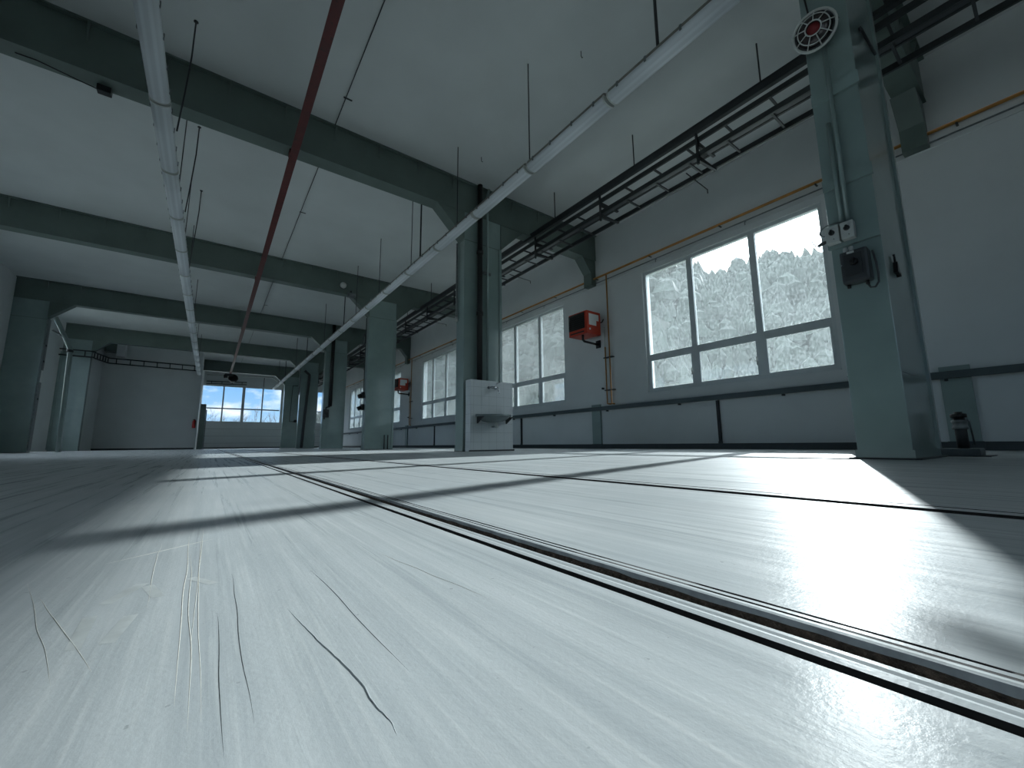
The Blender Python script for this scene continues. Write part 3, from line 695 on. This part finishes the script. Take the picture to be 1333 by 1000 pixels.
# ------------------------------------------------------------------ near column fittings
XF = CX0
def near_fittings():
    # caged bulkhead lamp
    c = Vector((XF-.105, .975, 4.0)); ax = Vector((-1, -.12, -.30)).normalized()
    o = thing('caged_lamp', 'round caged lamp high on the near green column', 'lamp', tuple(c))
    MB().lathe([(0, -.06), (.13, -.06), (.155, .0), (.155, .02), (0, .02)], c, ax, 28).build('lamp_body', M['darkgrey'], o)
    MB().lathe([(.14, .021), (.125, .045), (.08, .065), (0, .07)], c, ax, 28).build('lens', M['lens'], o)
    q = Vector((0, 0, 1)).rotation_difference(ax)
    def loop(r, h, n=28): return [c + q @ Vector((r*math.cos(2*math.pi*k/n), r*math.sin(2*math.pi*k/n), h)) for k in range(n+1)]
    cage = MB(); cage.tube(loop(.168, .02), .013, 8, cap=False); cage.tube(loop(.062, .09), .006, 6, cap=False); cage.tube(loop(.125, .062), .005, 6, cap=False)
    for k in range(9):
        a = 2*math.pi*k/9; e = Vector((math.cos(a), math.sin(a), 0))
        cage.tube([c + q @ (e*.166+Vector((0, 0, .025))), c + q @ (e*.125+Vector((0, 0, .062))), c + q @ (e*.062+Vector((0, 0, .09)))], .005, 6)
    cage.build('wire_cage', M['pale'], o)
    MB().lathe([(0, .074), (.05, .072), (.05, .078), (0, .08)], c, ax, 20).build('red_tag', M['tag'], o)
    for s in (-1, 1):
        p = c + q @ Vector((0, .15*s, -.02)) if False else c + Vector((.02, .17*s, .0))
        T([tuple(p), (XF-.001, c.y+.13*s, c.z+.03)], .013, 6).build('mount_arm', M['dark'], o)
    T([(XF-.06, .99, 4.1), (XF-.03, 1.02, 4.25), (XF-.02, 1.05, 4.6), (XF-.02, 1.04, ZB-.72)], .008, 6).build('supply_cable', M['black'], o)
    # conduits
    for y, z1, lb in ((.935, 3.86, 'taller grey-green conduit rising from the switch boxes to the lamp'), (.982, 3.06, 'shorter grey-green conduit rising from the switch boxes')):
        o = thing('switch_conduit', lb, 'pipe', (XF-.045, y, 2.06))
        T([(XF-.045, y, 2.055), (XF-.045, y, z1)], .017, 10).build('conduit', M['green'], o)
    # mounting plate and switch boxes
    o = thing('mounting_plate', 'green mounting plate under the white switch boxes', 'plate', (XF-.02, .95, 1.86))
    B(XF-.034, XF-.0005, .745, 1.105, 1.865, 2.015).build('plate', M['green'], o)
    for y0, y1, lb in ((.998, 1.095, 'left pale rotary switch box on the near column'), (.893, .985, 'right pale rotary switch box on the near column')):
        o = thing('switch_box', lb, 'switch', (XF-.07, (y0+y1)/2, 1.89))
        B(XF-.105, XF-.035, y0, y1, 1.895, 2.05, bev=.006).build('box_body', M['pale'], o)
        ym = (y0+y1)/2
        MB().lathe([(0, 0), (.022, 0), (.022, .012), (0, .012)], (XF-.1055, ym, 1.985), (-1, 0, 0), 14).build('knob_base', M['darkgrey'], o)
        k = B(XF-.135, XF-.1055-.012, ym-.007, ym+.007, 1.963, 2.007).build('knob', M['black'], o)
        MB().lathe([(0, 0), (.004, 0), (.004, .004), (0, .004)], (XF-.1055, ym-.01, 1.925), (-1, 0, 0), 8).build('screw', M['dark'], o)
    o = thing('cable_plug', 'grey plug on a cable sticking out left of the switch boxes', 'plug', (XF-.07, 1.19, 1.9))
    T([(XF-.07, 1.096, 1.935), (XF-.07, 1.13, 1.93), (XF-.07, 1.165, 1.918)], .016, 10, rads=[.012, .018, .013]).build('plug_body', M['darkgrey'], o)
    T([(XF-.07, 1.165, 1.918), (XF-.075, 1.188, 1.93), (XF-.075, 1.205, 1.98)], .005, 6).build('lever', M['dark'], o)
    T([(XF-.075, 1.14, 1.92), (XF-.08, 1.165, 1.895)], .006, 6).build('latch', M['galv'], o)
    o = thing('loop_cable', 'grey cable looping over the switch boxes', 'cable', (XF-.06, 1.05, 2.05))
    T([(XF-.05, .955, 2.066), (XF-.08, 1.02, 2.075), (XF-.09, 1.08, 2.07), (XF-.09, 1.125, 2.05), (XF-.085, 1.138, 2.02), (XF-.08, 1.125, 1.99), (XF-.075, 1.105, 1.985)], .008, 8).build('cable', M['galv'], o)
    # dark isolator
    o = thing('isolator_switch', 'dark grey isolator box below the switch boxes', 'switch', (XF-.07, .93, 1.48))
    B(XF-.12, XF-.0005, .825, 1.015, 1.49, 1.775, bev=.02).build('housing', M['darkgrey'], o)
    B(XF-.132, XF-.1205, .865, .985, 1.545, 1.735, bev=.005).build('front_cover', M['dark'], o)
    MB().lathe([(0, 0), (.03, 0), (.026, .02), (0, .02)], (XF-.1325, .915, 1.66), (-1, 0, 0), 16).build('knob_base', M['black'], o)
    B(XF-.172, XF-.153, .908, .922, 1.632, 1.688).build('knob', M['black'], o)
    B(XF-.1265, XF-.1205, .91, .96, 1.745, 1.763).build('name_plate', M['pale'], o)
    MB().lathe([(0, 0), (.006, 0), (.006, .006), (0, .006)], (XF-.1205, 1.004, 1.655), (-1, 0, 0), 10).build('lock_screw', M['chrome'], o)
    for y in (.94, .98): MB().lathe([(.012, 0), (.016, 0), (.016, .05), (.012, .05)], (XF-.06, y, 1.776), seg=10).build('cable_gland', M['pale'], o)
    for y in (.86, .985): MB().lathe([(.0, 0), (.013, 0), (.013, .03), (0, .03)], (XF-.06, y, 1.459), seg=10).build('lower_gland', M['black'], o)
    T([(XF-.06, .86, 1.459), (XF-.062, .845, 1.425), (XF-.064, .815, 1.42), (XF-.066, .79, 1.455), (XF-.066, .785, 1.53), (XF-.06, .79, 1.62), (XF-.05, .80, 1.70), (XF-.035, .81, 1.745)], .008, 8).build('cable', M['darkgrey'], o)
    # tool hanging on the front face
    y = YC[0]
    o = thing('hanging_tool', 'small black tapered bracket on the near column front face', 'bracket', (4.72, y-.02, 1.56))
    MB().prism([(4.690, 1.60), (4.795, 1.60), (4.735, 1.70), (4.722, 1.70)], 'y', y-.03, y-.001).build('wedge', M['black'], o)
    T([(4.725, y-.015, 1.701), (4.718, y-.015, 1.77)], .008, 6).build('stem', M['black'], o)
    T([(4.69, y-.015, 1.755), (4.75, y-.015, 1.745)], .006, 6).build('cross_pin', M['black'], o)
    MB().lathe([(0, 0), (.02, 0), (.02, .03), (0, .03)], (4.80, y-.001, 1.60), (0, -1, 0), 10).build('end_knob', M['black'], o)
    o = thing('diagonal_strut', 'short dark strut across the near column front face', 'strut', (5.05, y-.02, 4.1))
    T([(4.80, y-.015, 4.13), (5.32, y-.015, 4.17)], .012, 6).build('strut_bar', M['dark'], o)
    MB().lathe([(0, 0), (.022, 0), (.022, .02), (0, .02)], (4.80, y-.001, 4.13), (0, -1, 0), 10).build('end_plate', M['dark'], o)
near_fittings()

# capped pipe stub on its plinth right of the near column
o = thing('pipe_stub', 'capped steel pipe stub on a low plinth beside the near column', 'pipe', (5.75, .62, 0))
B(5.535, 5.90, .50, .775, .006, .072, bev=.008).build('plinth', M['concrete'], o)
B(5.525, 6.02, .44, .80, 0, .006).build('base_plate', M['dark'], o)
MB().lathe([(0, .072), (.042, .072), (.042, .36), (0, .36)], (5.75, .62, 0), seg=20).build('pipe', M['dark'], o)
MB().lathe([(.0425, .25), (.056, .25), (.056, .275), (.05, .28), (.05, .31), (.056, .315), (.056, .335), (.0425, .335)], (5.75, .62, 0), seg=20).build('clamp_collar', M['galv'], o)
MB().lathe([(0, .361), (.055, .361), (.058, .37), (.058, .395), (.03, .40), (.03, .415), (0, .415)], (5.75, .62, 0), seg=10).build('cap', M['black'], o)
T([(5.70, .565, .34), (5.72, .552, .32), (5.735, .545, .10)], .008, 6).build('side_rod', M['galv'], o)

# ------------------------------------------------------------------ fittings on the farther columns
y = YC[2]
for z, lb in ((1.86, 'upper black socket on the third column left edge'), (1.42, 'lower black socket on the third column left edge')):
    o = thing('power_socket', lb, 'socket', (4.36, y+.25, z))
    B(4.33, 4.429, y+.14, y+.34, z, z+.22, bev=.02).build('socket_body', M['black'], o)
    MB().lathe([(0, 0), (.07, 0), (.08, .12), (.05, .13), (0, .13)], (4.33, y+.24, z+.10), (-.9, 0, -.5), 12).build('socket_lid', M['black'], o)
o = thing('socket_cable', 'dark cable down the third column above its sockets', 'cable', (4.41, y+.26, 2.09))
T([(4.405, y+.25, 2.085), (4.405, y+.25, 4.9)], .014, 6).build('cable', M['dark'], o)
o = thing('ring_hook', 'dark hoop bracket high on the third column left face', 'hook', (4.3, y+.1, 4.0))
n = 16; T([(4.33, y+.18+.15*math.cos(2*math.pi*k/n), 4.05+.2*math.sin(2*math.pi*k/n)) for k in range(n+1)], .018, 6, cap=False).build('hoop', M['dark'], o)
T([(4.33, y+.30, 4.2), (4.429, y+.30, 4.25)], .012, 6).build('fixing', M['dark'], o)
o = thing('floor_stubs', 'pair of dark conduits at the third column foot', 'pipe', (5.2, y-.05, 0))
for x in (5.13, 5.26): T([(x, y-.06, .012), (x, y-.06, .52)], .022, 8).build('conduit', M['dark'], o)
o = thing('dome_sensor', 'round white sensor on the roof beam over the third column', 'sensor', (3.42, y-.1, 5.85))
MB().lathe([(0, -.11)] + [(.11*math.sin(math.pi*k/10), -.11*math.cos(math.pi*k/10)) for k in range(1, 10)] + [(0, .11)], (3.42, y-.125, 5.85), seg=16).build('dome', M['pale'], o)
MB().lathe([(0, 0), (.08, 0), (.08, .03), (0, .03)], (3.42, y-.0005, 5.85), (0, -1, 0), 14).build('mount', M['dark'], o)
o = thing('beam_floodlight', 'small grey floodlight box beside the round white sensor', 'light', (3.72, y-.2, 5.5))
B(3.58, 3.84, y-.25, y-.02, 5.46, 5.585, bev=.01).build('lamp_box', M['galv'], o)
T([(3.71, y-.10, 5.586), (3.71, y-.10, 5.70), (3.71, y-.001, 5.70)], .02, 6).build('arm', M['dark'], o)

y = YC[3]
o = thing('black_riser', 'black riser pipe on the fourth column with a valve box', 'pipe', (4.74, y-.08, 1.5))
T([(4.74, y-.09, 2.12), (4.74, y-.09, ZC-.03-.001)], .09, 12).build('pipe_run', M['black'], o)
B(4.42, 4.70, y-.17, y-.0005, 1.55, 1.95, bev=.02).build('valve_box', M['darkgrey'], o)
T([(4.56, y-.09, 1.951), (4.56, y-.09, 2.05), (4.74, y-.09, 2.1)], .03, 8).build('elbow', M['black'], o)
MB().lathe([(0, 0), (.09, 0), (.09, .04), (0, .04)], (4.56, y-.171, 1.75), (0, -1, 0), 14).build('hand_wheel', M['dark'], o)
T([(4.5, y-.1, 1.549), (4.5, y-.1, 1.45)], .03, 8).build('outlet', M['dark'], o)
y = YC[4]
o = thing('slanting_cable', 'thick dark cable slanting down the fifth column', 'cable', (4.8, y-.07, 0))
T([(4.62, y-.12, 5.0), (4.90, y-.12, 4.75), (4.90, y-.12, 4.4), (4.80, y-.12, 2.4), (4.72, y-.12, .6), (4.70, y-.12, .03)], .085, 8).build('cable', M['dark'], o)
o = thing('corner_conduit', 'pale bent conduit at the top of the fifth column', 'pipe', (4.2, y-.1, 4.2))
T([(4.30, y-.12, 5.5), (4.34, y-.12, 5.0), (4.385, y-.06, 4.7), (4.385, y+.05, 3.4)], .04, 8).build('conduit', M['galv'], o)
y = YC[5]
o = thing('thin_downpipe', 'thin dark downpipe with a tap on the farthest column', 'pipe', (5.1, y-.05, 1.9))
T([(5.35, y-.06, 4.9), (4.98, y-.06, 4.9), (4.90, y-.06, 2.05), (5.25, y-.06, 2.05)], .03, 8).build('pipe_run', M['dark'], o)
MB().lathe([(0, 0), (.1, 0), (.12, .1), (.06, .2), (0, .2)], (5.30, y-.12, 2.0), (0, 0, 1), 10).build('tap_body', M['dark'], o)

# ------------------------------------------------------------------ left side
o = thing('bent_downpipe', 'bent grey downpipe behind the column by the left wall', 'pipe', (-4.7, 22.9, 0))
T([(-5.18, 22.62, 5.15), (-5.05, 22.66, 4.85), (-4.74, 22.72, 4.12), (-4.68, 22.74, 3.95), (-4.60, 22.76, 0)], .075, 12).build('pipe_run', M['green'], o)
T([(-5.2, 22.58, 4.62), (-4.90, 22.69, 4.42)], .03, 8).build('stay', M['galv'], o)
MB().lathe([(.076, 0), (.10, 0), (.10, .1), (.076, .1)], (-4.685, 22.735, 3.85), seg=12).build('pipe_socket', M['dark'], o)
o = thing('door_frame_strip', 'worn pale steel strip along the left column edge', 'strip', (-5.22, 22.3, 0))
B(-5.2495, -5.215, YC[3]+.05, YC[3]+.34, .08, 4.95).build('strip', M['galv'], o)
B(-5.214, -5.206, YC[3]+.1, YC[3]+.3, 2.55, 3.0).build('white_notice', M['paper'], o)
for z in (1.9, 3.3, 3.9): B(-5.214, -5.20, YC[3]+.15, YC[3]+.25, z, z+.07).build('hinge', M['dark'], o)

def lad(name, label, pts, w=.30, nr=None):
    o = thing(name, label, 'cable tray', tuple(pts[0]))
    for dz in (0, w): T([(p[0], p[1], p[2]+dz) for p in pts], .035, 6).build('side_rail', M['dark'], o)
    for p, q in zip(pts, pts[1:]):
        p, q = Vector(p), Vector(q); n = max(1, int((q-p).length/.55))
        for k in range(n):
            c = p.lerp(q, (k+.5)/n); B(c.x-.02, c.x+.02, c.y-.02, c.y+.02, c.z+.035, c.z+w-.035).build('rung', M['dark'], o)
    return o
lad('wall_ladder', 'dark cable ladder along the top of the white partition wall', [(-6.35, YC[4]-.1, 4.72), (-5.15, YC[4]-.1, 4.72), (-5.15, YC[4]+.5, 4.75), (-5.1, PY-.15, 5.02), (-.86, PY-.08, 4.98)])
lad('far_ladder', 'short dark cable ladder above the clear far window', [(-.6, YF-.1, 5.12), (2.1, YF-.1, 5.22)], .2)
o = thing('far_pipe', 'pale bent pipe high on the far wall', 'pipe', (1.5, YF-.2, 5.3))
T([(-.6, YF-.3, 5.80), (3.9, YF-.3, 5.95), (4.6, YF-.3, 5.45)], .05, 8).build('pipe_run', M['pale'], o)
T([(3.3, YF-.3, 5.88), (3.3, YF-.3, 5.06)], .025, 6).build('dropper', M['dark'], o)
T([(3.3, YF-.3, 5.3), (3.3, YF-.001, 5.3)], .025, 6).build('wall_stay', M['dark'], o)
o = thing('soffit_box', 'white boxed soffit with dark end above the partition wall', 'soffit', (-4.8, PY-.5, 5.4))
B(-4.78, -4.42, PY-.6, PY-.02, 5.42, ZC-.001).build('box', M['wall'], o)
B(-5.3, -4.79, PY-.55, PY-.02, 5.66, ZC-.001).build('beam_end', M['beam'], o)
o = thing('guard_post', 'dark green steel post at the end of the partition wall', 'post', (-.5, PY-.3, 0))
B(-.66, -.36, PY-.32, PY-.06, 0, 2.85, bev=.02).build('post', M['beam'], o)
B(-.355, -.30, PY-.28, PY-.2, 0, 2.5).build('side_bar', M['galv'], o)
o = thing('fire_extinguisher', 'red fire extinguisher hanging by the dark green post', 'extinguisher', (-.905, PY-.093, 1.35))
MB().lathe([(0, 0), (.085, 0), (.09, .03), (.09, .40), (.05, .47), (.03, .50), (0, .50)], (-.905, PY-.093, 1.33), seg=14).build('cylinder', M['extred'], o)
MB().box(-.96, -.86, PY-.11, PY-.07, 1.831, 1.88).build('handle', M['black'], o)
T([(-.86, PY-.11, 1.84), (-.82, PY-.17, 1.75), (-.83, PY-.18, 1.45)], .015, 6).build('hose', M['black'], o)

# ------------------------------------------------------------------ ceiling odds and ends
o = thing('ceiling_wire', 'thin dark wire running lengthwise along the ceiling', 'wire', (1.49, 15, ZC-.02))
T([(1.56, YB+.05, ZC-.018), (1.47, 12, ZC-.018), (1.42, 36, ZC-.018)], .008, 6).build('wire', M['dark'], o)
for k in range(8): B(1.45, 1.60, -2+4.5*k, -1.97+4.5*k, ZC-.01, ZC-.0005).build('staple', M['dark'], o)
for k, (px, py_, lb) in enumerate([(4.3, 3.9, 'small ceiling hook left of the tray, nearest of the three'), (3.05, 3.6, 'small ceiling hook left of the right light row, near its second rod'), (4.3, 6.9, 'small ceiling hook right of the right light row near the washbasin beam')]):
    o = thing('ceiling_hook', lb, 'hook', (px, py_, ZC-.1))
    T([(px, py_, ZC), (px, py_, ZC-.09), (px+.02, py_, ZC-.11), (px+.035, py_, ZC-.09)], .007, 6).build('hook', M['dark'], o)
o = thing('junction_box', 'small dark junction box under the second roof beam, left of the light row', 'box', (-1.72, 8.1, 5.5))
B(-1.80, -1.64, 8.03, 8.14, 5.49, 5.591, bev=.008).build('box', M['dark'], o)
T([(-1.80, 8.09, 5.53), (-2.0, 8.09, 5.56), (-2.4, 8.0, 5.575), (-2.6, 8.0, 5.57)], .008, 6).build('cable', M['black'], o)

# ------------------------------------------------------------------ outside
tag(B(XW+.32, 160, -60, 200, -.5, -.3).build('ground_yard', M['asphalt']), kind='structure')
tag(B(-120, XL-.4, -60, YF+.3, -.5, -.3).build('ground_court', M['asphalt']), kind='structure')
tag(B(-120, XW+.32, YF+.3, 200, -.5, -.3).build('ground_road', M['asphalt']), kind='structure')
def crest(az):
    """height angle of the wooded skyline seen from the hall, degrees, by azimuth from +Y"""
    pts = [(8, 3), (14, 9), (22, 15), (32, 20), (45, 25), (52, 28), (57, 28.5), (60.5, 24.5), (63.7, 21.5), (67, 22.8), (71, 22.6), (75, 22.0), (85, 21), (100, 20), (130, 16)]
    for (a, b), (c, d) in zip(pts, pts[1:]):
        if a <= az <= c: return b+(d-b)*(az-a)/(c-a)
    return pts[0][1] if az < 8 else pts[-1][1]
def hill_z(az, d):
    top = 64*math.tan(R(crest(az)))-2.6
    j = max(0, min(1, (d-20)/44))
    return -.3+(top+.3)*j**1.05 - max(0, d-64)*.3
def hillside():
    bm = bmesh.new(); rows = []
    A = [8+2*k for k in range(60)]; D = [20, 26, 33, 42, 52, 64, 80]
    for az in A:
        row = []
        for j, d in enumerate(D):
            z = hill_z(az, d)
            kk = max(1, .72/math.sin(R(az))); dd = d*kk*(1+.03*noise.noise(Vector((az*.2, d*.1, 0)))); z = z*kk if j else z
            row.append(bm.verts.new((dd*math.sin(R(az))+ (0 if d > 20 else 0), dd*math.cos(R(az)), z+.5*noise.noise(Vector((az*.12, d*.08, 4)))*(j > 0))))
        rows.append(row)
    for a, b in zip(rows, rows[1:]):
        for j in range(len(D)-1): f = bm.faces.new((a[j], b[j], b[j+1], a[j+1])); f.smooth = True
    mb = MB(); mb.bm.free(); mb.bm = bm
    tag(mb.build('ground_hillside', M['hill']), kind='structure')
    # the wood on it
    bm = bmesh.new()
    rnd = random.Random(3)
    for az in [8+.62*k for k in range(190)]:
        for d in (24, 27, 30, 33.5, 37, 41, 45, 49, 53, 57, 61, 65):
            a2 = az+rnd.uniform(-.5, .5); d2 = d+rnd.uniform(-1.8, 1.8)
            zb = hill_z(a2, d2)-.25
            if d < 30 and rnd.random() < .5: continue
            h = rnd.uniform(1.9, 3.6)*(1 if d > 40 else .75); r0 = h*rnd.uniform(.26, .40)
            kk = max(1, .72/math.sin(R(max(8, a2)))); zb *= kk; h *= kk**.4; r0 *= kk**.3; x0, y0 = kk*d2*math.sin(R(a2)), kk*d2*math.cos(R(a2))
            if x0 < XW+4: continue
            kind = rnd.random(); seg = 7; rings = []
            pr = ([(.55, .0), (1.0, .18), (.62, .5), (.30, .8), (0.02, 1.0)] if kind < .6 else [(.3, .0), (.85, .25), (1.0, .5), (.75, .8), (.1, .97)])
            for rr, hh in pr:
                rings.append([bm.verts.new((x0+r0*rr*rnd.uniform(.75, 1.2)*math.cos(2*math.pi*k/seg), y0+r0*rr*rnd.uniform(.75, 1.2)*math.sin(2*math.pi*k/seg), zb-.4+h*hh+rnd.uniform(-.12, .12))) for k in range(seg)])
            for p, q in zip(rings, rings[1:]):
                for k in range(seg): bm.faces.new((p[k], p[(k+1) % seg], q[(k+1) % seg], q[k]))
            bm.faces.new(rings[-1])
    mb = MB(); mb.bm.free(); mb.bm = bm
    tag(mb.build('hillside_wood', M['forest']), 'dense wood covering the hillside outside the dusty windows', 'trees', kind='stuff')
hillside()
def bare_shrubs():
    rnd = random.Random(11); mb = MB()
    def branch(p, d, l, r, lev):
        q = p+d*l; mb.tube([p, p.lerp(q, .5)+Vector((rnd.uniform(-.04, .04), 0, 0)), q], r, 4, cap=False, rads=[r, r*.8, r*.55])
        if lev == 0: return
        for k in range(rnd.choice((2, 3))):
            e = (d + Vector((rnd.uniform(-.6, .6), rnd.uniform(-.5, .5), rnd.uniform(-.1, .4)))).normalized()
            branch(p.lerp(q, rnd.uniform(.45, 1)), e, l*rnd.uniform(.55, .8), r*.6, lev-1)
    for k in range(26):
        x = -1.5+.43*k+rnd.uniform(-.2, .2)
        branch(Vector((x, 52+rnd.uniform(-1.5, 1.5), -.3)), Vector((rnd.uniform(-.1, .1), 0, 1)), rnd.uniform(1.4, 2.0), .05, 4)
    tag(mb.build('bare_shrubs', M['twig']), 'row of bare leafless shrubs outside the clear far window', 'shrubs', kind='stuff')
bare_shrubs()

GROUPS = {'steel_column': 'green steel columns', 'roof_beam': 'green roof beams', 'wall_post': 'low green wall posts', 'upright_strip': 'black uprights under the windows',
          'hanger_wire': 'slack hanger wires', 'drop_pipe': 'yellow drop pipes', 'unit_heater': 'red unit heaters', 'switch_box': 'pale switch boxes', 'switch_conduit': 'conduits above the switch boxes',
          'power_socket': 'black sockets on the column', 'ceiling_hook': 'small ceiling hooks'}
for ob in bpy.data.objects:
    g = GROUPS.get(ob.name.split('.')[0])
    if g and ob.parent is None: ob['group'] = g
for ob in bpy.data.objects:
    if '_o' in ob: del ob['_o']
